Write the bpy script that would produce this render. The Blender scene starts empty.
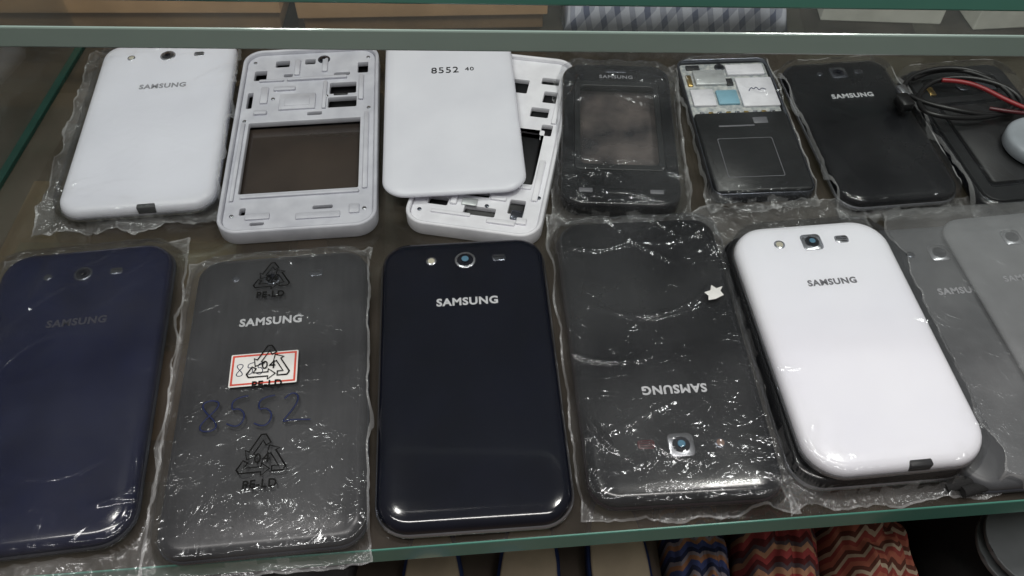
import bpy, bmesh, math, random
from mathutils import Vector, Matrix, noise
random.seed(4)
S=bpy.context.scene
COL=S.collection
try:
    S.view_settings.view_transform='Standard'
except Exception: pass
MM=0.001
# ------------------------------------------------------------------ materials
def newmat(name):
    m=bpy.data.materials.new(name); m.use_nodes=True
    nt=m.node_tree; nt.nodes.clear()
    out=nt.nodes.new('ShaderNodeOutputMaterial')
    return m,nt,out
def pmat(name,col,rough=.35,metal=0,col2=None,nscale=60,bump=0.0,bscale=300,coat=0,spec=.5,stretch=(1,1,1),smudge=0):
    m,nt,out=newmat(name); N=nt.nodes; L=nt.links
    b=N.new('ShaderNodeBsdfPrincipled'); L.new(b.outputs[0],out.inputs[0])
    tc=N.new('ShaderNodeTexCoord'); mp=N.new('ShaderNodeMapping'); L.new(tc.outputs['Object'],mp.inputs[0])
    mp.inputs['Scale'].default_value=stretch
    n=N.new('ShaderNodeTexNoise'); n.inputs['Scale'].default_value=nscale; n.inputs['Detail'].default_value=5
    L.new(mp.outputs[0],n.inputs['Vector'])
    r=N.new('ShaderNodeValToRGB'); L.new(n.outputs['Fac'],r.inputs[0])
    if col2 is None: col2=tuple(c*.82 for c in col)
    r.color_ramp.elements[0].position=.35; r.color_ramp.elements[1].position=.65
    r.color_ramp.elements[0].color=(*col2,1); r.color_ramp.elements[1].color=(*col,1)
    L.new(r.outputs[0],b.inputs['Base Color'])
    b.inputs['Roughness'].default_value=rough; b.inputs['Metallic'].default_value=metal
    b.inputs['Coat Weight'].default_value=coat; b.inputs['Coat Roughness'].default_value=.06
    b.inputs['Specular IOR Level'].default_value=spec
    if smudge>0:
        ns=N.new('ShaderNodeTexNoise'); ns.inputs['Scale'].default_value=22; ns.inputs['Detail'].default_value=7; L.new(tc.outputs['Object'],ns.inputs['Vector'])
        ms=N.new('ShaderNodeMapRange'); ms.inputs[1].default_value=.35; ms.inputs[2].default_value=.7; ms.inputs[3].default_value=rough; ms.inputs[4].default_value=rough+smudge
        L.new(ns.outputs['Fac'],ms.inputs[0]); L.new(ms.outputs[0],b.inputs['Roughness'])
    if bump>0:
        n2=N.new('ShaderNodeTexNoise'); n2.inputs['Scale'].default_value=bscale; L.new(tc.outputs['Object'],n2.inputs['Vector'])
        bp=N.new('ShaderNodeBump'); bp.inputs['Strength'].default_value=bump; bp.inputs['Distance'].default_value=.0005
        L.new(n2.outputs['Fac'],bp.inputs['Height']); L.new(bp.outputs[0],b.inputs['Normal'])
    return m
def film(name,haze=.06,hazecol=(.8,.82,.85),base=.05,rough=.12,bumps=.5,tint=(.97,.97,.97),scale=90,fres=.5):
    """clear plastic or glass: transparent + glossy + faint haze"""
    m,nt,out=newmat(name); N=nt.nodes; L=nt.links
    tr=N.new('ShaderNodeBsdfTransparent'); tr.inputs[0].default_value=(*tint,1)
    gl=N.new('ShaderNodeBsdfGlossy'); gl.inputs['Roughness'].default_value=rough; gl.inputs[0].default_value=(.95,.97,1,1)
    df=N.new('ShaderNodeBsdfDiffuse'); df.inputs[0].default_value=(*hazecol,1)
    tc=N.new('ShaderNodeTexCoord')
    if bumps>0:
        n=N.new('ShaderNodeTexNoise'); n.inputs['Scale'].default_value=scale; n.inputs['Detail'].default_value=3
        n.inputs['Distortion'].default_value=1.5
        L.new(tc.outputs['Object'],n.inputs['Vector'])
        sb=N.new('ShaderNodeMath'); sb.operation='SUBTRACT'; sb.inputs[1].default_value=.5; L.new(n.outputs['Fac'],sb.inputs[0])
        ab=N.new('ShaderNodeMath'); ab.operation='ABSOLUTE'; L.new(sb.outputs[0],ab.inputs[0])
        sq=N.new('ShaderNodeMath'); sq.operation='POWER'; sq.inputs[1].default_value=.6; L.new(ab.outputs[0],sq.inputs[0])
        bp=N.new('ShaderNodeBump'); bp.inputs['Strength'].default_value=bumps; bp.inputs['Distance'].default_value=-.0025
        L.new(sq.outputs[0],bp.inputs['Height'])
        L.new(bp.outputs[0],gl.inputs['Normal'])
    lw=N.new('ShaderNodeLayerWeight'); lw.inputs[0].default_value=.3
    if bumps>0: L.new(bp.outputs[0],lw.inputs['Normal'])
    mu=N.new('ShaderNodeMath'); mu.operation='MULTIPLY_ADD'; mu.inputs[1].default_value=fres; mu.inputs[2].default_value=base
    L.new(lw.outputs['Fresnel'],mu.inputs[0])
    n3=N.new('ShaderNodeTexNoise'); n3.inputs['Scale'].default_value=25; n3.inputs['Detail'].default_value=6
    L.new(tc.outputs['Object'],n3.inputs['Vector'])
    mr=N.new('ShaderNodeMapRange'); mr.inputs[1].default_value=.3; mr.inputs[2].default_value=.7
    mr.inputs[3].default_value=haze*.4; mr.inputs[4].default_value=haze*1.6
    L.new(n3.outputs['Fac'],mr.inputs[0])
    m1=N.new('ShaderNodeMixShader'); L.new(mr.outputs[0],m1.inputs[0]); L.new(tr.outputs[0],m1.inputs[1]); L.new(df.outputs[0],m1.inputs[2])
    m2=N.new('ShaderNodeMixShader'); L.new(mu.outputs[0],m2.inputs[0]); L.new(m1.outputs[0],m2.inputs[1]); L.new(gl.outputs[0],m2.inputs[2])
    L.new(m2.outputs[0],out.inputs[0])
    return m
M={}
M['navy']=pmat('navy_gloss',(.004,.0065,.032),.14,coat=.3,col2=(.003,.0045,.023),smudge=.10)
M['black']=pmat('black_gloss',(.0045,.005,.007),.16,coat=.3,smudge=.15)
M['bluish']=pmat('blue_black_gloss',(.0048,.006,.013),.12,coat=.4,col2=(.004,.005,.010),smudge=.06)
M['grey']=pmat('dark_grey_brushed',(.027,.027,.031),.30,metal=.2,col2=(.020,.020,.023),nscale=40,stretch=(12,1,1))
M['frost']=pmat('frosted_grey',(.075,.078,.085),.4,col2=(.06,.062,.068))
M['frost2']=pmat('frosted_light_grey',(.17,.175,.185),.45)
M['white']=pmat('white_plastic',(.88,.88,.94),.3,col2=(.84,.84,.91),nscale=20,coat=.2)
M['white2']=pmat('white_cover',(.77,.77,.84),.35,col2=(.71,.71,.78),nscale=25)
M['chassis']=pmat('chassis_plastic',(.60,.60,.66),.38,col2=(.49,.49,.55),nscale=80)
M['chassisw']=pmat('white_chassis_plastic',(.84,.83,.88),.38,col2=(.74,.73,.78),nscale=80)
M['silver']=pmat('silver_trim',(.55,.56,.6),.25,metal=.9)
M['darksilver']=pmat('dark_chrome_trim',(.14,.15,.18),.22,metal=.8)
M['blacktrim']=pmat('black_trim',(.03,.02,.025),.25,metal=.3)
M['lens']=pmat('lens_glass',(.005,.006,.012),.05,coat=1)
M['lensb']=pmat('lens_blue',(.10,.22,.32),.08,coat=1)
M['orange']=pmat('flash_amber',(.20,.12,.09),.3)
M['yel']=pmat('flash_lens',(.55,.52,.42),.25)
M['ink']=pmat('letter_silver',(.62,.63,.66),.35,metal=.1)
M['inkd']=pmat('letter_grey',(.30,.30,.33),.4)
M['inkp']=pmat('letter_pale_grey',(.36,.36,.39),.4)
M['inkg']=pmat('letter_mid_grey',(.17,.17,.19),.4)
M['inkdim']=pmat('letter_dim',(.035,.035,.05),.4)
M['inkblack']=pmat('letter_black',(.004,.004,.004),.6,spec=.2)
M['pen']=pmat('blue_pen_ink',(.010,.02,.10),.5)
M['red']=pmat('red_print',(.65,.08,.05),.5)
M['redp']=pmat('dark_red_plastic',(.07,.008,.012),.35)
M['paper']=pmat('sticker_paper',(.85,.84,.82),.6)
M['dark']=pmat('dark_recess',(.012,.012,.014),.5)
M['battery']=pmat('battery_black',(.012,.013,.015),.4,bump=.2)
M['metal']=pmat('shield_metal',(.62,.64,.65),.4,metal=.4,nscale=150)
M['pcb']=pmat('pcb_grey',(.30,.33,.35),.5,col2=(.6,.6,.58),nscale=400)
M['blue']=pmat('blue_label',(.25,.48,.60),.5)
M['gold']=pmat('gold_contact',(.6,.42,.15),.3,metal=.9)
M['card']=pmat('cardboard',(.55,.33,.17),.8,col2=(.44,.26,.13),nscale=30,bump=.3)
M['cardd']=pmat('dark_cardboard',(.30,.18,.09),.8,col2=(.22,.13,.065),nscale=30,bump=.3)
M['tape']=pmat('packing_tape',(.42,.30,.17),.3)
M['cream']=pmat('cream_card',(.72,.70,.64),.6)
M['rubber']=pmat('black_rubber',(.012,.012,.013),.4)
M['greenedge']=pmat('glass_edge_green',(.10,.31,.245),.2,col2=(.05,.20,.155),nscale=8,coat=.5)
M['paleedge']=pmat('glass_edge_pale',(.33,.42,.385),.25,col2=(.26,.345,.315),nscale=8,coat=.5)
M['greenrail']=pmat('green_glass_base',(.015,.05,.04),.2)
M['wall']=pmat('back_board',(.10,.085,.08),.7,nscale=8)
M['floor']=pmat('lower_board',(.15,.11,.085),.7,nscale=12,col2=(.08,.06,.048))
M['beige']=pmat('beige_insole',(.50,.41,.30),.7)
M['bluerub']=pmat('blue_sole',(.025,.045,.15),.6)
M['clothblack']=pmat('black_cloth',(.012,.012,.013),.9,bump=.6,bscale=900)
M['clothgrey']=pmat('grey_cloth',(.16,.16,.17),.9,bump=.6,bscale=700)
M['glass']=film('shelf_glass',haze=.15,hazecol=(.23,.19,.16),base=.02,rough=.10,bumps=0,tint=(.74,.77,.71),fres=.3)
M['glassup']=film('upper_shelf_glass',haze=.014,hazecol=(.6,.66,.66),base=.0,rough=.04,bumps=0,tint=(.97,.985,.98),fres=.08)
M['bag']=film('poly_bag_film',haze=.032,base=.020,rough=.13,bumps=.26,scale=60,fres=.45)
M['bagc']=film('crumpled_poly_bag_film',haze=.026,base=.022,rough=.12,bumps=.34,scale=60,fres=.45)
M['baghazy']=film('hazy_poly_bag_film',haze=.15,hazecol=(.55,.56,.58),base=.02,rough=.2,bumps=.3,scale=60,fres=.4)
M['bagthin']=film('thin_poly_bag_film',haze=.012,base=.012,rough=.12,bumps=.16,scale=40,fres=.4)
M['bagskirt']=film('loose_poly_bag_film',haze=.10,hazecol=(.68,.68,.69),base=.035,rough=.16,bumps=.5,scale=100,fres=.6)
M['bagseam']=film('poly_bag_seam',haze=.20,hazecol=(.75,.75,.76),base=.04,rough=.25,bumps=.3,scale=150,fres=.4)
def zigzag(name,c1,c2,c3,sc):
    m,nt,out=newmat(name); N=nt.nodes; L=nt.links
    b=N.new('ShaderNodeBsdfPrincipled'); b.inputs['Roughness'].default_value=.9; L.new(b.outputs[0],out.inputs[0])
    tc=N.new('ShaderNodeTexCoord'); sp=N.new('ShaderNodeSeparateXYZ'); L.new(tc.outputs['Object'],sp.inputs[0])
    pp=N.new('ShaderNodeMath'); pp.operation='PINGPONG'; pp.inputs[1].default_value=.004; L.new(sp.outputs[0],pp.inputs[0])
    ad=N.new('ShaderNodeMath'); ad.operation='ADD'; L.new(pp.outputs[0],ad.inputs[0]); L.new(sp.outputs[1],ad.inputs[1])
    ml=N.new('ShaderNodeMath'); ml.operation='MULTIPLY'; ml.inputs[1].default_value=sc; L.new(ad.outputs[0],ml.inputs[0])
    fr=N.new('ShaderNodeMath'); fr.operation='FRACT'; L.new(ml.outputs[0],fr.inputs[0])
    r=N.new('ShaderNodeValToRGB'); r.color_ramp.interpolation='CONSTANT'; L.new(fr.outputs[0],r.inputs[0])
    e=r.color_ramp.elements; e[0].color=(*c1,1); e[1].position=.3; e[1].color=(*c2,1)
    x=e.new(.55); x.color=(*c3,1); x=e.new(.75); x.color=(*[c*.3 for c in c1],1)
    L.new(r.outputs[0],b.inputs['Base Color']); return m
M['zig']=zigzag('red_zigzag_knit',(.34,.05,.05),(.42,.22,.13),(.09,.065,.075),80)
M['zig2']=zigzag('orange_zigzag_knit',(.36,.11,.07),(.27,.05,.04),(.42,.33,.24),100)
M['zig3']=zigzag('blue_orange_zigzag_knit',(.05,.07,.20),(.36,.17,.09),(.25,.22,.25),90)
def plaid(name):
    m,nt,out=newmat(name); N=nt.nodes; L=nt.links
    b=N.new('ShaderNodeBsdfPrincipled'); b.inputs['Roughness'].default_value=.9; L.new(b.outputs[0],out.inputs[0])
    tc=N.new('ShaderNodeTexCoord'); mp=N.new('ShaderNodeMapping'); mp.inputs['Rotation'].default_value=(.6,.0,.5); L.new(tc.outputs['Object'],mp.inputs[0])
    sp=N.new('ShaderNodeSeparateXYZ'); L.new(mp.outputs[0],sp.inputs[0])
    fs=[]
    for i in (0,1):
        ml=N.new('ShaderNodeMath'); ml.operation='MULTIPLY'; ml.inputs[1].default_value=120; L.new(sp.outputs[i],ml.inputs[0])
        fr=N.new('ShaderNodeMath'); fr.operation='FRACT'; L.new(ml.outputs[0],fr.inputs[0])
        g=N.new('ShaderNodeMath'); g.operation='GREATER_THAN'; g.inputs[1].default_value=.6; L.new(fr.outputs[0],g.inputs[0]); fs.append(g)
    ad=N.new('ShaderNodeMath'); ad.operation='ADD'; L.new(fs[0].outputs[0],ad.inputs[0]); L.new(fs[1].outputs[0],ad.inputs[1])
    hv=N.new('ShaderNodeMath'); hv.operation='MULTIPLY'; hv.inputs[1].default_value=.5; L.new(ad.outputs[0],hv.inputs[0])
    r=N.new('ShaderNodeValToRGB'); L.new(hv.outputs[0],r.inputs[0])
    r.color_ramp.elements[0].color=(.50,.50,.58,1); r.color_ramp.elements[1].color=(.10,.11,.18,1)
    L.new(r.outputs[0],b.inputs['Base Color']); return m
M['plaid']=plaid('plaid_cotton')
# ------------------------------------------------------------------ mesh helpers
def addobj(name,me,parent=None,loc=(0,0,0),rot=0,mat=None,label=None,cat=None,smooth=True):
    o=bpy.data.objects.new(name,me); COL.objects.link(o)
    if mat is not None and len(me.materials)==0: me.materials.append(mat)
    if smooth:
        for p in me.polygons: p.use_smooth=True
    o.location=loc; o.rotation_euler=(0,0,rot)
    if parent: o.parent=parent
    if label: o['label']=label
    if cat: o['category']=cat
    return o
def empty(name,loc,rot,label,cat):
    o=bpy.data.objects.new(name,None); o.empty_display_size=.02; COL.objects.link(o)
    o.location=loc; o.rotation_euler=(0,0,rot); o['label']=label; o['category']=cat
    return o
def ring(w,l,r,n=9):
    r=min(r,w/2-1e-6,l/2-1e-6); r=max(r,.0002)
    pts=[]
    for (cx,cy,a0) in ((w/2-r,l/2-r,0),(-w/2+r,l/2-r,90),(-w/2+r,-l/2+r,180),(w/2-r,-l/2+r,270)):
        for i in range(n):
            a=math.radians(a0+90*i/(n-1)); pts.append((cx+r*math.cos(a),cy+r*math.sin(a)))
    return pts
def loft(name,w,l,r,prof,mat,parent=None,loc=(0,0,0),rot=0,caps=True,n=9,label=None,cat=None):
    bm=bmesh.new(); rs=[]
    for d,z in prof:
        rs.append([bm.verts.new((x,y,z)) for x,y in ring(w-2*d,l-2*d,r-d,n)])
    for a,b in zip(rs,rs[1:]):
        k=len(a)
        for i in range(k): bm.faces.new((a[i],a[(i+1)%k],b[(i+1)%k],b[i]))
    if caps:
        bm.faces.new(list(reversed(rs[0]))); bm.faces.new(rs[-1])
    me=bpy.data.meshes.new(name); bm.to_mesh(me); bm.free()
    return addobj(name,me,parent,loc,rot,mat,label,cat)
def disc(name,x,y,z,r,h,mat,parent,dome=False):
    prof=[(0,0),(0,h*.7),(r*.08,h)]+([(r*.3,h*1.15),(r*.6,h*1.3),(r*.85,h*1.35)] if dome else [])
    return loft(name,2*r,2*r,r,prof,mat,parent,(x,y,z),n=8)
def block(name,x,y,z,w,l,h,mat,parent,r=.0006,b=.0003,rot=0):
    return loft(name,w,l,r,[(0,0),(0,h-b),(b,h)],mat,parent,(x,y,z),rot,n=4)
def curve_to_mesh(cu,name):
    o=bpy.data.objects.new('tmp_curve',cu); COL.objects.link(o)
    bpy.context.view_layer.update()
    dg=bpy.context.evaluated_depsgraph_get()
    me=bpy.data.meshes.new_from_object(o.evaluated_get(dg)); me.name=name
    bpy.data.objects.remove(o); me.materials.clear()
    return me
def plate(name,outer,holes,z0,th,mat,parent,loc=(0,0,0),rot=0,bevel=.0003,label=None,cat=None):
    cu=bpy.data.curves.new(name,'CURVE'); cu.dimensions='2D'; cu.fill_mode='BOTH'
    for pts in [outer]+holes:
        sp=cu.splines.new('POLY'); sp.points.add(len(pts)-1)
        for i,p in enumerate(pts): sp.points[i].co=(p[0],p[1],0,1)
        sp.use_cyclic_u=True
    cu.extrude=th/2-bevel; cu.bevel_depth=bevel; cu.bevel_resolution=1; cu.offset=-bevel
    me=curve_to_mesh(cu,name)
    for v in me.vertices: v.co.z+=z0+th/2
    return addobj(name,me,parent,loc,rot,mat,label,cat,smooth=False)
def rr(cx,cy,w,l,r=.001,n=4): return [(cx+a,cy+b) for a,b in ring(w,l,r,n)]
def strokes_mesh(name,lines,rad,res=1,cyclic=None,smooth=False):
    cu=bpy.data.curves.new(name,'CURVE'); cu.dimensions='3D'; cu.bevel_depth=rad; cu.bevel_resolution=res
    for k,pts in enumerate(lines):
        if smooth:
            sp=cu.splines.new('NURBS'); sp.points.add(len(pts)-1); sp.order_u=3; sp.use_endpoint_u=True; sp.resolution_u=6
        else:
            sp=cu.splines.new('POLY'); sp.points.add(len(pts)-1)
        for i,p in enumerate(pts): sp.points[i].co=(p[0],p[1],p[2] if len(p)>2 else 0,1)
        if cyclic and cyclic[k]: sp.use_cyclic_u=True
    cu.use_fill_caps=True
    return curve_to_mesh(cu,name)
def text_me(name,body,width,ext=.00012,bold=.012,sx=1.0):
    cu=bpy.data.curves.new(name,'FONT'); cu.body=body; cu.align_x='CENTER'; cu.align_y='CENTER'
    cu.extrude=.02; cu.offset=bold; cu.space_character=1.1; cu.resolution_u=3
    me=curve_to_mesh(cu,name)
    xs=[v.co.x for v in me.vertices]; ys=[v.co.y for v in me.vertices]
    cx=(min(xs)+max(xs))/2; cy=(min(ys)+max(ys))/2; s=width/(max(xs)-min(xs))
    for v in me.vertices:
        v.co.x=(v.co.x-cx)*s; v.co.y=(v.co.y-cy)*s*sx; v.co.z=(v.co.z/.02)*ext
    return me
def text(name,body,width,mat,parent,x,y,z,rot=0,bold=.02,sx=1.0,label=None):
    return addobj(name,text_me(name,body,width,bold=bold,sx=sx),parent,(x,y,z),rot,mat,label,smooth=False)
def merge(name,items):
    bm=bmesh.new()
    for me,mx in items:
        t=bmesh.new(); t.from_mesh(me); t.transform(mx)
        tm=bpy.data.meshes.new('t'); t.to_mesh(tm); t.free(); bm.from_mesh(tm); bpy.data.meshes.remove(tm)
    me=bpy.data.meshes.new(name); bm.to_mesh(me); bm.free(); return me
def slab(name,poly,z0,z1,ms,me_,label,b=.0006):
    bm=bmesh.new()
    lo=[bm.verts.new((x,y,z0)) for x,y in poly]; hi=[bm.verts.new((x,y,z1)) for x,y in poly]
    bm.faces.new(list(reversed(lo))); bm.faces.new(hi)
    for i in range(len(poly)): bm.faces.new((lo[i],lo[(i+1)%len(poly)],hi[(i+1)%len(poly)],hi[i]))
    bmesh.ops.bevel(bm,geom=bm.edges[:],offset=b,segments=2,affect='EDGES',profile=.5)
    me=bpy.data.meshes.new(name); bm.to_mesh(me); bm.free()
    me.materials.append(ms); me.materials.append(me_)
    for p in me.polygons: p.material_index=0 if abs(p.normal.z)>.95 else 1
    o=addobj(name,me,smooth=False); o['label']=label; o['category']='glass shelf'; return o
def place(top,bot):
    dx,dy=top[0]-bot[0],top[1]-bot[1]
    return ((top[0]+bot[0])/2*MM,(top[1]+bot[1])/2*MM),math.atan2(-dx,dy),math.hypot(dx,dy)*MM
# ------------------------------------------------------------------ phones
def phone_prof(h):
    return [(.004,0),(.0018,.0006),(.0006,h*.22),(0,h*.45),(.0002,h*.62),(.0008,h*.78),(.002,h*.9),(.004,h*.955),(.008,h*.985),(.013,h),(.02,h)]
def camera_unit(p,x,y,z,r,mring,mlens,sq=False):
    if sq: c=loft('camera_ring',2.3*r,2.3*r,r*.5,[(0,0),(0,.0005),(.0003,.0007)],mring,p,(x,y,z),n=5)
    else: c=disc('camera_ring',x,y,z,r,.0008,mring,p)
    l=disc('lens',0,0,.0006,r*.78,.0003,M['lens'],c)
    disc('lens_core',0,0,.00092,r*.34,.0002,mlens,l,True)
    return c
def speaker(p,x,y,z,w,l,mat):
    o=block('speaker_grille',x,y,z,w,l,.0003,mat,p,r=min(w,l)*.3,b=.0001)
    for i in range(3): block('grille_slot',0,(i-1)*l*.27,.0003,w*.75,l*.10,.00015,M['dark'],o,r=.0002,b=.00005)
def smartphone(top,bot,w,z,h,mbody,mframe,label,r=.012,txt=None,cam=None,led=None,spk=None,name='smartphone',notch=False,frame=True):
    (cx,cy),rot,l=place(top,bot)
    e=empty(name,(cx,cy,z),rot,label,'phone'); e['group']='phones laid out on the glass shelf'
    loft('back_cover',w*MM,l,r,phone_prof(h),mbody,e)
    if frame:
        loft('frame',w*MM,l,r,[(.0004,h*.16),(-.0005,h*.24),(-.0007,h*.34),(-.0005,h*.44),(.0003,h*.5)],mframe,e,caps=False)
    zt=h-.0001
    if txt: text('brand_lettering','SAMSUNG',txt[3]*MM,txt[4],e,txt[0]*MM,txt[1]*MM,zt+.0001,bold=.035)
    if cam: camera_unit(e,cam[0]*MM,cam[1]*MM,zt-.0003,cam[2]*MM,cam[3],cam[4],cam[5] if len(cam)>5 else False)
    if led:
        o=disc('flash_lamp_ring',led[0]*MM,led[1]*MM,zt-.0003,led[2]*MM,.0006,M['darksilver'] if len(led)<5 else led[4],e)
        disc('flash_lamp',0,0,.0005,led[2]*.65*MM,.0002,led[3],o,True)
    if spk: speaker(e,spk[0]*MM,spk[1]*MM,zt-.0001,spk[2]*MM,spk[3]*MM,spk[4])
    if notch: block('cover_notch',6*MM,-l/2+.0012,h*.5,.009,.003,h*.42,M['dark'],e)
    return e,(cx,cy),rot,l
def bag(c,rot,w,l,z0,ztop,ml,mr,mb,mt,seed,mat,label,amp=1.0,r=.011,edgeamp=1.0,nf=20,seam=True,inner=1.0):
    """crumpled polythene bag draped over a phone; margins in mm"""
    x0=-w/2-ml*MM; x1=w/2+mr*MM; y0=-l/2-mb*MM; y1=l/2+mt*MM
    nx=int((x1-x0)/.0009); ny=int((y1-y0)/.0009)
    rnd=random.Random(seed); ox,oy=rnd.uniform(0,50),rnd.uniform(0,50)
    folds=[]
    for k in range(nf):
        a=rnd.uniform(0,math.pi); px=rnd.uniform(x0,x1); py=rnd.choice([rnd.uniform(y0,y0+.03),rnd.uniform(y1-.04,y1),rnd.uniform(y0,y1)])
        folds.append((math.cos(a),math.sin(a),px,py,rnd.uniform(.0008,.0018),rnd.uniform(.010,.038),rnd.uniform(.3,1),rnd.uniform(-25,25)))
    vs=[];fs=[];dd=[]
    for j in range(ny+1):
        for i in range(nx+1):
            u=i/nx; v=j/ny; x=x0+(x1-x0)*u; y=y0+(y1-y0)*v
            ex=abs(2*u-1)**12; ey=abs(2*v-1)**16
            x+=ex*(noise.noise((y*60+ox,seed,0))*.0022+noise.noise((y*220+ox,seed,0))*.0004)*edgeamp*(1 if u>.5 else -1)
            y+=ey*(noise.noise((x*60+oy,seed,3))*.003+noise.noise((x*220+oy,seed,3))*.0005)*edgeamp
            qx=abs(x)-(w/2-r); qy=abs(y)-(l/2-r)
            d=math.hypot(max(qx,0),max(qy,0))+min(max(qx,qy),0)-r
            dd.append(d)
            s=min(max((d-.0008)/.0035,0),1); s=s*s*(3-2*s)
            basez=(ztop+.0007)*(1-s)+(z0+.0006)*s
            wr=(1-abs(noise.noise((x*38+ox,y*22+oy,seed))))**9
            wr2=(1-abs(noise.noise((x*110+ox,y*70+oy,seed+9))))**6
            A=(.00030*inner+.0026*s)*amp
            edge=0
            if d<0:
                edge=max(0,1+d/.014)
                A*=1+2.4*edge*inner
            zz=basez+A*(wr+.45*wr2)
            fa=amp*(inner+(1-inner)*max(s,edge))
            for (ca,sa,px,py,wd,ln,st,cv) in folds:
                al=(x-px)*ca+(y-py)*sa; ac=-(x-px)*sa+(y-py)*ca+cv*al*al
                if abs(al)<ln and abs(ac)<wd*3:
                    zz+=.0013*fa*st*math.exp(-abs(ac/wd)**1.3)*math.cos(al/ln*math.pi/2)
            vs.append((x,y,zz))
    mi=[]
    for j in range(ny):
        for i in range(nx):
            a=j*(nx+1)+i; fs.append((a,a+1,a+nx+2,a+nx+1))
            bd=min(i,nx-1-i,j,ny-1-j)
            mi.append(2 if (bd==0 and seam) else (1 if dd[a]>.0035 else 0))
    me=bpy.data.meshes.new('plastic_bag'); me.from_pydata(vs,[],fs); me.update()
    me.materials.append(mat); me.materials.append(M['bagskirt']); me.materials.append(M['bagseam'])
    for p,k in zip(me.polygons,mi): p.material_index=k
    o=addobj('plastic_bag',me,None,(c[0],c[1],0),rot,None,label,'plastic bag'); o['group']='clear bags around the phones'
    return o
# --- front row
p1,c,a,l=smartphone((-202.4,268.8),(-183,119.5),79,0,.010,M['navy'],M['darksilver'],'glossy navy blue phone in a clear bag at its row end',
    r=.014,txt=(2,30,0,26,M['inkdim']),cam=(0,58,4.2,M['darksilver'],M['lens']),led=(-16,58,2,M['darksilver']),spk=(15,58,6,4,M['darksilver']))
bag(c,a,.079,l,0,.0100,4,5,14,4,11,M['bagthin'],'thin clear bag around a navy blue phone',amp=1.0,nf=26,inner=.6)
p2,c,a,l=smartphone((-109.2,265),(-94.1,120),79,0,.0095,M['grey'],M['darksilver'],'dark grey phone inside a recycling-marked clear bag',
    r=.011,txt=(-3,33,0,27.5,M['ink']),cam=(-4,58,4.2,M['darksilver'],M['lens']),led=(-21,59,2,M['darksilver']),spk=(16,59,6,4,M['darksilver']))
b2=bag(c,a,.079,l,0,.0095,7,1.5,7,5,12,M['bag'],'clear bag printed with recycling marks, white sticker and handwritten number',amp=.85,nf=30,inner=.5)
def recycle_mark(name,parent,x,y,z,size,dt=.82,ts=1.0):
    tri=[(0,-.44),(-.62,-.44),(-.69,-.32),(-.53,-.044),(-.391,-.124),(-.485,-.28),(0,-.28),(0,-.16),(.24,-.36),(0,-.56)]
    items=[]; lines=[]
    for k in range(3):
        ang=math.radians(120*k); pts=[]
        for px,py in tri:
            pts.append(((px*math.cos(ang)-py*math.sin(ang))*size,(px*math.sin(ang)+py*math.cos(ang))*size,0))
        lines.append(pts)
    me=strokes_mesh('a',lines,.00036,0,[True]*3)
    for v in me.vertices: v.co.z*=.3
    items.append((me,Matrix.Identity(4)))
    items.append((text_me('n','04',size*.44,bold=.0),Matrix.Translation((0,-.0*size,0))))
    items.append((text_me('pe','PE-LD',.0125*ts,bold=.02),Matrix.Translation((0,-size*dt,0))))
    return addobj(name,merge(name,items),parent,(x,y,z),0,M['inkblack'],'black printed recycling triangle with letters',smooth=False)
zb=.0095+.0026
recycle_mark('recycling_mark',b2,-.0035,.0560,zb,.0118)
recycle_mark('recycling_mark',b2,-.0015,.0075,zb+.0003,.0130,dt=.74)
recycle_mark('recycling_mark',b2,-.001,-.0365,zb,.0138,dt=.80,ts=1.05)
st=block('paper_sticker',-.0035,.006,.0095+.0022,.0285,.0165,.0002,M['paper'],b2,r=.0006,b=.00005)
st['label']='white paper sticker with red border'
plate('red_border',rr(0,0,.0272,.0152,.0003),[rr(0,0,.0255,.0135,.0003)],.0002,.0001,M['red'],st,bevel=.00002)
def digit(ch):
    if ch=='8': return [(.3+.27*math.sin(2*t),.5+.5*math.cos(t)) for t in [i*2*math.pi/22 for i in range(23)]]
    if ch=='5': return [(.62,1),(.12,.97),(.1,.55),(.35,.62),(.58,.4),(.5,.1),(.25,0),(.0,.14)]
    return [(.05,.8),(.25,1),(.5,.9),(.5,.65),(.25,.3),(0,.02),(.3,.1),(.95,.04)]
def handwriting(parent,s,x,y,z,h,wd,rad,mat,name='handwritten_number'):
    lines=[[((px*.95+i*.85)*wd,py*h+(i%2)*h*.06,0) for px,py in digit(ch)] for i,ch in enumerate(s)]
    me=strokes_mesh(name,lines,rad,0,smooth=True)
    for v in me.vertices: v.co.z*=.25
    return addobj(name,me,parent,(x,y,z),0,mat,'handwritten digits in pen',smooth=False)
handwriting(b2,'8552',-.0275,-.0225,zb,.0145,.0130,.00034,M['pen'])
handwriting(st,'855',-.0115,-.003,.0003,.006,.005,.00018,M['pen'],'handwritten_note')
p3,c,a,l=smartphone((-24.2,274.2),(-13.6,129.2),77,0,.010,M['bluish'],M['silver'],'blue-black glossy phone lying back up without a bag',
    r=.013,txt=(1,34,0,28,M['ink']),cam=(1,58.5,5,M['silver'],M['lensb']),led=(-15,59,2.5,M['yel'],M['silver']),spk=(17,59,6.5,4,M['darksilver']),notch=False)
p4,c,a,l=smartphone((69.4,140.1),(60.2,287.4),77,0,.010,M['black'],M['blacktrim'],'black phone turned upside down inside a crumpled clear bag',
    r=.011,txt=(-2,25,0,27.5,M['ink']),cam=(0,51,4.6,M['silver'],M['lensb'],True),led=(-16,51,2.5,M['orange']),spk=(14,50,7,4,M['redp']))
b4=bag(c,a,.077,l,0,.0100,4,4.5,8,5,14,M['bagc'],'crumpled clear bag around an upside-down black phone',amp=1.4,nf=40,inner=.8)
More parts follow.
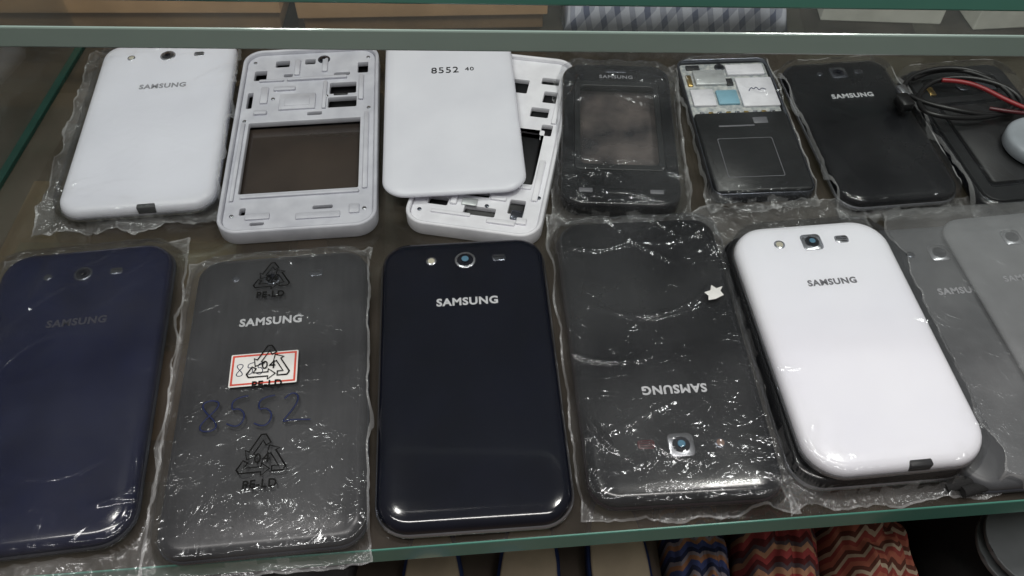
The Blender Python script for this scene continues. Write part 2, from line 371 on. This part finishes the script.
torn=[(-.003,-.0035),(.0005,-.003),(.0045,-.001),(.0035,.0015),(.005,.004),(.002,.003),(0,.005),(-.001,.002),(-.004,.001),(-.0025,-.001)]
plate('torn_sticker',torn,[],0,.0002,M['paper'],b4,loc=(-.028,-.022,.0132),rot=math.pi,bevel=.00004,label='torn scrap of white paper')
pu,c,a,l=smartphone((137.5,281),(149,149),74,0,.0086,M['black'],M['silver'],'dark phone with bright rim lying beneath the white phone',r=.013)
p5,c5,a5,l5=smartphone((139.5,277.1),(152.5,149.5),74,.0087,.0098,M['white'],M['silver'],'white phone in a clear bag on top of another phone',
    r=.016,txt=(1,27,0,22.5,M['inkg']),cam=(-.5,51,4.2,M['silver'],M['lensb'],True),led=(-16,51,2.6,M['yel'],M['silver']),spk=(14,51.5,6.5,4.5,M['silver']),notch=True)
bag(c5,a5,.074,l5,0,.0185,8,5,8,29,15,M['bagthin'],'clear bag with open flap around a white phone',amp=1.0,r=.015,edgeamp=2,nf=30,inner=.25)
p6,c6,a6,l6=smartphone((204,285),(216,148),74,0,.0082,M['frost'],M['darksilver'],'frosted grey phone in a hazy bag beside the white phone',
    r=.012,txt=(1,27,0,24,M['inkp']),cam=(-1,50,4.2,M['silver'],M['lens'],True),led=(-15,50,2,M['darksilver']),spk=(14,50,6,4,M['darksilver']))
(cx,cy),rot,l=place((242,289),(258,158))
e=empty('phone_back_cover',(cx,cy,.0090),rot,'light grey phone back cover overlapping the frosted phone','phone cover')
loft('cover_shell',.070,l,.012,[(.002,0),(.0006,.0005),(0,.0012),(.0005,.002),(.002,.0027),(.006,.003),(.012,.003)],M['frost2'],e)
text('brand_lettering','SAMSUNG',.022,M['inkp'],e,-.009,.026,.0031)
camera_unit(e,-.004,.050,.0028,.004,M['silver'],M['lens'],True)
bag(((c6[0]+cx)/2,(c6[1]+cy)/2+.002),a6,.095,.140,0,.0128,-4,2,3,19,16,M['baghazy'],'hazy clear bag over two grey phones',amp=1.1,edgeamp=2,nf=24,inner=.4)
# --- back row
t1,c,a,l=smartphone((-204,433),(-189.4,294.9),78,0,.010,M['white2'],M['silver'],'white phone back up inside a wrinkled clear bag',
    r=.012,txt=(1,26,0,26,M['inkd']),cam=(0,54,4.5,M['silver'],M['lens']),led=(-21,54,2.3,M['yel'],M['silver']),spk=(18,54,6,4,M['silver']),notch=True)
bag(c,a,.078,l,0,.010,12,2,8,2,21,M['bag'],'wrinkled clear bag around a white phone',amp=1.4,edgeamp=2,nf=30,inner=.35)
def chassis(top,bot,w,z,h,mframe,mplate,label,holes,ribs,r=.011,cat='phone part',screen=True):
    (cx,cy),rot,l=place(top,bot)
    e=empty('phone_chassis',(cx,cy,z),rot,label,cat)
    W=w*MM
    plate('outer_frame',ring(W,l,r),[ring(W-.0042,l-.0042,r-.002)],0,h,mframe,e,bevel=.0009)
    hs=[rr(x*MM,y*MM,a*MM,b*MM,.0008) for x,y,a,b in holes]
    plate('mid_plate',ring(W-.0046,l-.0046,r-.0022),hs,h*.35,h*.38,mplate,e,bevel=.0003)
    if screen: loft('display_panel',W-.0048,l-.0048,r-.0024,[(0,.0002),(0,h*.30)],M['dark'],e)
    for x,y,a,b,hh in ribs: block('rib',x*MM,y*MM,h*.73,a*MM,b*MM,hh*MM,mplate,e,r=.0005,b=.0002)
    return e,(cx,cy),rot,l
def screws(e,pts,z,mat):
    for x,y in pts: disc('screw',x*MM,y*MM,z,.0011,.0004,mat,e)
T2holes=[(-1,-17,61,55),(19,24.5,16,9),(19,37,15,10),(-1,63,6,5),(-17,62,8,6),(-29,52,7,9),(30,55,6,10),(-33,30,3,14),(-13,51,5,3),(18,50,9,3),(4,16,8,3),(-20,-66,7,2),(12,-57,10,2.5),(-28,-57,3,5)]
T2ribs=[(-6,26,20,13,1.2),(-14,38,12,3,1.4),(4,46,34,2,1.6),(-26,18,7,3,1.5),(-34.3,-20,2,60,1.2),(33,-16,2.5,60,1.2),(0,-47.5,60,2,1.2),(-20,-61.5,12,4,1.0),(10,-63,22,4,.9),(29.5,36,2.5,22,1.4),(-8,57,3,14,1.3),(8,58,3,12,1.3),(-22,46,14,1.5,1.3),(28,-60,5,6,1.1),(9,31,2,24,1.3),(-6,26,14,8,1.6),(-25,33,4,14,1.2)]
t2,c,a,l=chassis((-119,427),(-106,281),79,0,.0092,M['chassis'],M['chassis'],'light grey phone chassis with empty battery bay',T2holes,T2ribs,screen=False)
loft('lower_tray',.0745-.0006,l-.0046,.009,[(0,.0001),(0,.0005)],M['dark'],t2)
screws(t2,[(-33,64),(33,64),(-34,12),(34,18),(-33,-60),(33,-60),(-20,30),(10,30)],.0067,M['silver'])
camera_unit(t2,7*MM,64*MM,.0065,.0036,M['darksilver'],M['lens'])
block('battery_contact',18*MM,31*MM,.0066,.008,.0014,.0008,M['dark'],t2)
plate('bay_floor',rr(-.001,-.017,.063,.057),[],.0006,.0008,pmat('bay_brown',(.055,.042,.035),.15,col2=(.03,.024,.022),nscale=15,coat=.5),t2)
T3holes=[(0,-12,50,42),(-20,-52,10,6),(2,-56,16,6),(20,-50,8,10),(-4,-44,18,4),(20,24,10,8),(24,38,8,10),(22,52,10,6),(26,10,6,9),(0,45,20,12)]
T3ribs=[(-28,-40,5,8,1.2),(10,-46,8,3,1.2),(-12,-60,20,2,1),(14,-62,14,3,1.2),(28,-30,3,30,1.2),(-12,-50,3,8,1.5),(29,30,2.5,30,1.2),(0,-36,50,2,1),(24,-60,5,4,1.4)]
t3,c,a,l=chassis((4,421),(-21,281),69,0,.0088,M['chassisw'],M['chassisw'],'white phone chassis lying askew beneath a white cover',T3holes,T3ribs)
screws(t3,[(-28,-60),(30,-42),(-30,-30),(5,-52),(30,50),(29,20)],.0064,M['darksilver'])
block('metal_part',-.004,-.051,.0064,.008,.005,.001,M['metal'],t3); block('metal_part',.021,-.056,.0064,.006,.006,.001,M['darksilver'],t3)
(cx,cy),rot,l=place((-39,434),(-29,302))
e=empty('phone_back_cover',(cx+.0005,cy,.0100),rot,'plain white back cover with printed number on a chassis','phone cover')
loft('cover_shell',.0735,l,.012,[(.002,0),(.0006,.0005),(0,.0014),(.0005,.0025),(.002,.0034),(.006,.0039),(.012,.004)],M['white2'],e)
text('number_print','8552',.0155,M['inkblack'],e,-.0025,.031,.0041,bold=0)
text('number_print','40',.005,M['inkblack'],e,.0115,.0312,.0041,bold=0,sx=.9)
# T4 black housing with opening
(c4x,c4y),rot,l=place((60,409),(54.9,296))
e=empty('phone_housing',(c4x,c4y,0),rot,'small black phone housing with clear window inside a bag','phone part')
plate('bezel',ring(.061,l,.012),[rr(0,.004,.045,.070,.002)],.001,.0095,M['black'],e,bevel=.0016)
plate('window_panel',rr(0,.004,.0455,.0705,.002),[],.0015,.003,pmat('window_grey',(.12,.10,.095),.12,col2=(.02,.02,.024),nscale=45,coat=.5,smudge=.3),e)
loft('back_plate',.060,l-.001,.0115,[(.002,0),(0,.0008),(0,.0012)],M['black'],e)
plate('inner_rim',rr(0,.004,.047,.072,.003),[rr(0,.004,.041,.064,.003)],.0095,.0016,M['battery'],e,bevel=.0004)
block('earpiece_slot',0,.049,.0105,.012,.0018,.0006,M['darksilver'],e)
text('brand_lettering','SAMSUNG',.019,M['inkd'],e,0,.0445,.0107)
block('home_button',0,-.0475,.0104,.014,.005,.0012,M['black'],e,r=.002)
for sx in (-1,1): block('touch_key',sx*.018,-.047,.0105,.007,.003,.0004,M['inkg'],e)
bag((c4x,c4y),rot,.061,l,0,.0117,5,6,7,3,24,M['bagc'],'clear bag wrapped around a small black phone housing',amp=1.6,nf=40,inner=.8)
# T5 opened phone
(cx,cy),rot,l=place((124,420),(130,308))
e=empty('opened_phone',(cx,cy,0),rot,'opened phone showing circuit board and black battery','phone part')
plate('outer_frame',ring(.054,l,.006),[ring(.0522,l-.0018,.005)],0,.0065,M['darksilver'],e,bevel=.0004)
loft('base_tray',.0522,l-.0018,.005,[(0,.0003),(0,.0025)],M['dark'],e)
block('circuit_board',0,.030,.0025,.0505,.048,.0018,M['pcb'],e,r=.002)
block('shield_can',-.010,.040,.0043,.018,.013,.0016,M['metal'],e)
block('shield_can',.015,.026,.0043,.021,.025,.0014,M['chassisw'],e)
block('shield_can',-.017,.022,.0043,.013,.014,.0016,M['chassisw'],e)
block('blue_connector',-.003,.022,.0043,.012,.012,.0014,M['blue'],e)
block('sim_tray',.012,.046,.0043,.022,.009,.0018,M['chassisw'],e)
block('gold_contact',-.022,.038,.0043,.003,.010,.001,M['gold'],e)
block('chip',-.018,.050,.0043,.008,.004,.001,M['dark'],e)
block('chip',.001,.036,.0043,.004,.006,.001,M['dark'],e)
for k in range(9): block('solder_pad',(-.02+k*.005),.0095,.0043,.0025,.0015,.0006,M['gold'] if k%2 else M['silver'],e,r=.0002,b=.0001)
camera_unit(e,-.002,.050,.0043,.0030,M['darksilver'],M['lens'])
bt=block('battery',0,-.0235,.0025,.051,.061,.0045,M['battery'],e,r=.002,b=.0006); bt['label']='black battery with printed outline'
plate('printed_outline',rr(-.002,-.006,.030,.030,.001),[rr(-.002,-.006,.0292,.0292,.001)],.0045,.0001,M['inkg'],bt,bevel=.00002)
block('battery_print',-.004,.019,.0045,.02,.0012,.0001,M['inkg'],bt,b=.00003)
block('battery_print',.010,.023,.0045,.008,.005,.0001,M['inkg'],bt,b=.00003)
scr=[[(0,0,0),(.002,.004,0),(.003,.001,0),(.005,.004,0),(.006,0,0),(.008,.003,0),(.010,.001,0)]]
me=strokes_mesh('pen_scribble',scr,.00022,0,smooth=True)
addobj('pen_scribble',me,e,(.010,.026,.0059),0,M['pen'],smooth=False)
bag((cx,cy),rot,.054,l,0,.0080,3,-.5,8,2,25,M['bagthin'],'thin clear bag over an opened phone',amp=1.5,nf=30,inner=.8)
# T6, T7
t6,c,a,l=smartphone((187,415),(199,302),63,0,.0095,M['black'],M['silver'],'small black phone with bright rim next to a cable',
    r=.011,txt=(1,23.5,0,24,M['ink']),cam=(0,44,4.2,M['darksilver'],M['lens'],True),led=(-11,44,1.8,M['darksilver']),spk=(12,44,5,3.5,M['darksilver']))
bag(c,a,.063,l,0,.0095,2,1,5,1,26,M['bagthin'],'thin clear bag around a small black phone',amp=1.0,inner=.6)
(cx,cy),rot,l=place((254,410),(269,300))
e=empty('opened_phone',(cx,cy,0),rot,'black phone without its cover lying beneath a coiled cable','phone part')
loft('body',.064,l,.010,phone_prof(.0085),M['black'],e)
plate('cover_rim',ring(.058,l-.006,.008),[rr(0,-.010,.046,.066,.002),rr(0,.036,.044,.016,.002)],.0083,.0012,M['battery'],e)
camera_unit(e,0,.036,.0088,.004,M['darksilver'],M['lens'])
block('battery',0,-.010,.0084,.042,.060,.0016,M['dark'],e,r=.002)
block('gold_contact',-.020,.034,.0085,.004,.007,.001,M['gold'],e)
block('sim_slot',.014,.036,.0085,.012,.010,.0012,M['darksilver'],e)
bag((cx,cy),rot,.064,l,0,.0103,2,2,4,1,27,M['bagthin'],'thin clear bag over a coverless black phone',amp=.8,nf=16)
# cable
e=empty('charging_cable',(.245,.372,.0145),0,'thin black cable looped with red ends on the phones','cable')
loop=[]
for k in range(60):
    t=k/59*2*math.pi*2.3
    loop.append((.028*math.cos(t+.5)*(1+.18*math.sin(t*1.3)),.019*math.sin(t+.5)*(1+.2*math.sin(t*.9+1))-.003+.005*math.sin(t*.6),.0016*math.sin(t*2.1)+.003))
addobj('cord',strokes_mesh('cord',[loop],.0014,3,smooth=True),e,mat=M['rubber'])
red=[(-.006,.012,.004),(.004,.010,.005),(.014,.004,.005),(.024,-.006,.004),(.034,-.012,.003)]
addobj('red_lead',strokes_mesh('red_lead',[red],.0013,3,smooth=True),e,mat=pmat('red_wire',(.25,.015,.02),.4))
red=[(.012,-.012,.004),(.020,-.016,.005),(.034,-.018,.005)]
addobj('red_lead',strokes_mesh('red_lead',[red],.0011,3,smooth=True),e,mat=M['redp'])
block('connector',-.030,.003,.001,.005,.008,.004,M['silver'],e,rot=.2)
block('connector_grip',-.032,-.006,.0008,.007,.010,.005,M['rubber'],e,rot=.2,r=.0015)
loft('round_cap',.034,.034,.017,[(.001,0),(0,.001),(0,.006),(.001,.0075),(.003,.008),(.006,.0076),(.010,.0076)],pmat('pale_grey_cap',(.34,.37,.41),.35),None,(.2755,.336,.0118),n=12,label='pale grey round plastic cap on a black phone',cat='cap')
# ------------------------------------------------------------------ glass shelves
slab('glass_shelf',[(-.45,.0915),(.45,.163),(.45,.60),(-.45,.60)],-.0120,0,M['glass'],M['greenedge'],'dusty green-edged glass shelf carrying the phones')
slab('glass_shelf',[(-.45,.2402),(.45,.2260),(.45,.60),(-.45,.60)],.147,.155,M['glassup'],M['paleedge'],'clear glass shelf with pale green edge above the phones')
slab('glass_shelf',[(-.45,.1925),(.45,.1735),(.45,.60),(-.45,.60)],.197,.205,M['glassup'],M['greenedge'],'highest clear glass shelf with dark green edge')
def boxme(name,x0,x1,y0,y1,z0,z1,mat,label=None,cat=None,kind=None,b=0):
    bm=bmesh.new(); bmesh.ops.create_cube(bm,size=1)
    for v in bm.verts: v.co=Vector(((x0+x1)/2+v.co.x*(x1-x0),(y0+y1)/2+v.co.y*(y1-y0),(z0+z1)/2+v.co.z*(z1-z0)))
    if b: bmesh.ops.bevel(bm,geom=bm.edges[:],offset=b,segments=2,affect='EDGES',profile=.5)
    me=bpy.data.meshes.new(name); bm.to_mesh(me); bm.free()
    o=addobj(name,me,None,mat=mat,label=label,cat=cat,smooth=False)
    if kind: o['kind']=kind
    return o
sg=empty('glass_side_panel',(-.272,.275,0),math.radians(-3),'upright green glass panel closing the end of the shelf','glass panel')
def childbox(name,dx,dy,z0,z1,w,l,mat,parent,b=.0005):
    o=boxme(name,dx-w/2,dx+w/2,dy-l/2,dy+l/2,z0,z1,mat,b=b); o.parent=parent; return o
childbox('pane',0,0,.0025,.146,.003,.33,M['glassup'],sg)
childbox('base_channel',0,0,0,.003,.0045,.33,M['greenrail'],sg)
boxme('wall_back',-.6,.6,.602,.625,-.17,.25,M['wall'],kind='structure')
boxme('floor',-.7,.7,-.3,.625,-.18,-.165,M['floor'],kind='structure')
def carton(x,y,z,w,d,h,mat,label,rot=0,tape=True,lid=True):
    e=empty('carton',(x,y,z),rot,label,'box')
    childbox('carton_body',0,0,0,h,w,d,M['cardd'] if lid else mat,e,b=.001)
    if lid: childbox('lid',0,0,h*.40,h+.0016,w+.005,d+.005,mat,e,b=.0006)
    for s in (-1,1): childbox('flap',0,s*d*.252,h+.0016,h+.003,w*.99,d*.485,mat,e,b=.0004)
    if tape: childbox('tape_strip',0,0,h+.003,h+.0033,w*.9,.02,M['tape'],e,b=.0001)
    return e
carton(-.244,.500,0,.200,.085,.034,M['card'],'brown cardboard carton lying behind the phones')
carton(-.056,.500,0,.148,.085,.028,M['card'],'brown cardboard carton with tape behind the phones',rot=.03)
carton(.235,.505,0,.075,.08,.02,M['cream'],'cream paper box behind the phones',rot=-.06,tape=False,lid=False)
carton(.325,.50,0,.08,.08,.022,M['cream'],'cream paper box next to another box',rot=.08,tape=False,lid=False)
carton(-.190,.285,-.165,.15,.11,.145,M['card'],'brown carton standing on the board beneath the glass shelf')
def cloth(name,x,y,z,w,l,h,mat,seed,label,cat='cloth',rot=0,pw=3):
    vs=[];fs=[];n=46
    for j in range(n+1):
        for i in range(n+1):
            u=2*i/n-1; v=2*j/n-1
            f=max(0,1-abs(u)**pw)*max(0,1-abs(v)**pw)
            zz=h*f**.5+ (abs(noise.noise((u*2.2+seed,v*2.2,seed)))*.35*h+abs(noise.noise((u*6+seed,v*3,seed)))*.12*h)*min(1,f*3)
            k=1+.06*noise.noise((u*2,v*2,seed+5))
            vs.append((u*w/2*k,v*l/2*k,zz))
    for j in range(n):
        for i in range(n):
            a=j*(n+1)+i; fs.append((a,a+1,a+n+2,a+n+1))
    b0=len(vs); vs.append((0,0,0))
    per=[i for i in range(n+1)]+[j*(n+1)+n for j in range(1,n+1)]+[n*(n+1)+i for i in range(n-1,-1,-1)]+[j*(n+1) for j in range(n-1,0,-1)]
    for i in range(len(per)): fs.append((per[(i+1)%len(per)],per[i],b0))
    me=bpy.data.meshes.new(name); me.from_pydata(vs,[],fs); me.update()
    return addobj(name,me,None,(x,y,z),rot,mat,label,cat)
cloth('folded_shirt',.102,.505,0,.140,.10,.026,M['plaid'],3,'folded blue and white checked shirt behind the phones','shirt',pw=8)
# ------------------------------------------------------------------ lower compartment
cloth('knitted_pouch',.145,.165,-.165,.046,.12,.048,M['zig'],1.3,'red zigzag-patterned knitted pouch beneath the shelf','pouch',rot=-.08,pw=2.4)
cloth('knitted_pouch',.193,.172,-.165,.046,.12,.052,M['zig2'],2.1,'orange and cream zigzag-patterned knitted pouch beneath the shelf','pouch',rot=.05,pw=2.4)
cloth('knitted_pouch',.1035,.165,-.165,.036,.12,.036,M['zig3'],5.1,'blue and orange patterned knitted pouch beneath the shelf','pouch',rot=.03,pw=2.4)
cloth('black_cloth',.265,.165,-.165,.086,.16,.075,M['clothblack'],4.4,'crumpled black cloth beneath the shelf','cloth',pw=3)
cloth('grey_cloth',-.15,.17,-.165,.12,.11,.02,M['clothgrey'],6.4,'crumpled grey cloth on the lower board','cloth',pw=4)
def sole(sc=1.0):
    pts=[]
    for k in range(36):
        t=2*math.pi*k/36; yy=math.cos(t); xx=math.sin(t)
        wid=.019*(1+.18*(-yy))*(1-.12*math.exp(-((yy-.1)/.3)**2))
        pts.append((math.copysign(abs(xx)**.8,xx)*wid*sc,yy*.065*sc))
    return pts
def slipper(x,y,rot,mi,ms,label):
    e=empty('slipper',(x,y,-.165),rot,label,'slipper'); e['group']='slippers on the lower board'
    plate('sole',sole(1.12),[],0,.016,ms,e,bevel=.003)
    plate('footbed',sole(1.0),[],.0155,.003,mi,e,bevel=.001)
    vs=[];fs=[]
    for i in range(15):
        a=math.pi*i/14
        for yy in (-.030,-.012,.0):
            vs.append((-.022*math.cos(a),yy-.01*math.sin(a),.012+.020*math.sin(a)))
    for i in range(14):
        for j in range(2):
            a=i*3+j; fs.append((a,a+3,a+4,a+1))
    me=bpy.data.meshes.new('strap'); me.from_pydata(vs,[],fs); me.update()
    o=addobj('strap',me,e,mat=ms); md=o.modifiers.new('s','SOLIDIFY'); md.thickness=.002
for x,y,r,lab in ((.061,.152,.06,'slipper with beige footbed and blue sole'),(.008,.142,-.05,'slipper with beige footbed and blue sole beside its pair'),(-.042,.134,.06,'slipper with beige footbed and worn blue sole')):
    slipper(x,y,r,M['beige'],M['bluerub'],lab)
e=empty('plastic_reel',(.240,.150,-.070),.2,'grey plastic reel lying on crumpled black cloth','reel')
mg=pmat('reel_grey',(.11,.12,.125),.4)
plate('reel_flange',ring(.046,.046,.023,10),[],0,.003,mg,e)
loft('reel_hub',.03,.03,.015,[(0,.003),(0,.009)],M['dark'],e)
plate('reel_flange',ring(.046,.046,.023,10),[ring(.009,.009,.0045,6)],.009,.003,mg,e)
sm=strokes_mesh('black_strap',[[(.172,.1475,.003),(.185,.151,.0045),(.197,.154,.003),(.212,.158,.0035),(.235,.162,.003)],[(.178,.1455,.0035),(.194,.150,.004),(.214,.1545,.003),(.235,.158,.0035)]],.0024,3,smooth=True)
addobj('black_strap',sm,None,(0,0,0),0,M['clothblack'],'thick black strap lying along the shelf edge','strap')
# ------------------------------------------------------------------ lights / world / camera
w=bpy.data.worlds.new('w'); S.world=w; w.use_nodes=True
nt=w.node_tree; bg=nt.nodes['Background']
tc=nt.nodes.new('ShaderNodeTexCoord'); sp=nt.nodes.new('ShaderNodeSeparateXYZ'); nt.links.new(tc.outputs['Generated'],sp.inputs[0])
r=nt.nodes.new('ShaderNodeValToRGB'); nt.links.new(sp.outputs[2],r.inputs[0])
r.color_ramp.elements[0].color=(.10,.085,.075,1); r.color_ramp.elements[1].color=(.18,.178,.18,1)
nt.links.new(r.outputs[0],bg.inputs[0]); bg.inputs[1].default_value=.85
def area(name,loc,target,sx,sy,power,col=(1,1,1)):
    d=bpy.data.lights.new(name,'AREA'); d.shape='RECTANGLE'; d.size=sx; d.size_y=sy; d.energy=power; d.color=col
    o=bpy.data.objects.new(name,d); COL.objects.link(o); o.location=loc
    o.rotation_euler=(Vector(target)-Vector(loc)).to_track_quat('-Z','Y').to_euler(); return o
area('ceiling_tube',(-.1,-.1,1.15),(0,.25,0),1.2,.06,8.6,(1,.97,.925))
area('glint_light',(.4,.35,1.1),(.1,.25,0),.14,.14,3.8,(1,.97,.925))  # small unseen lamp, added to raise glints on the bag creases
area('glint_light',(-.35,.45,1.2),(-.1,.25,0),.10,.10,1.7,(1,.97,.925))  # second added glint lamp from the other side, no real fixture
cd=bpy.data.cameras.new('camera'); cam=bpy.data.objects.new('camera',cd); COL.objects.link(cam)
cam.location=(0,0,.317); cam.rotation_euler=(math.radians(90-51.6),0,0)
cd.sensor_width=36; cd.lens=850/1024*36; cd.clip_start=.01; cd.clip_end=20
S.camera=cam
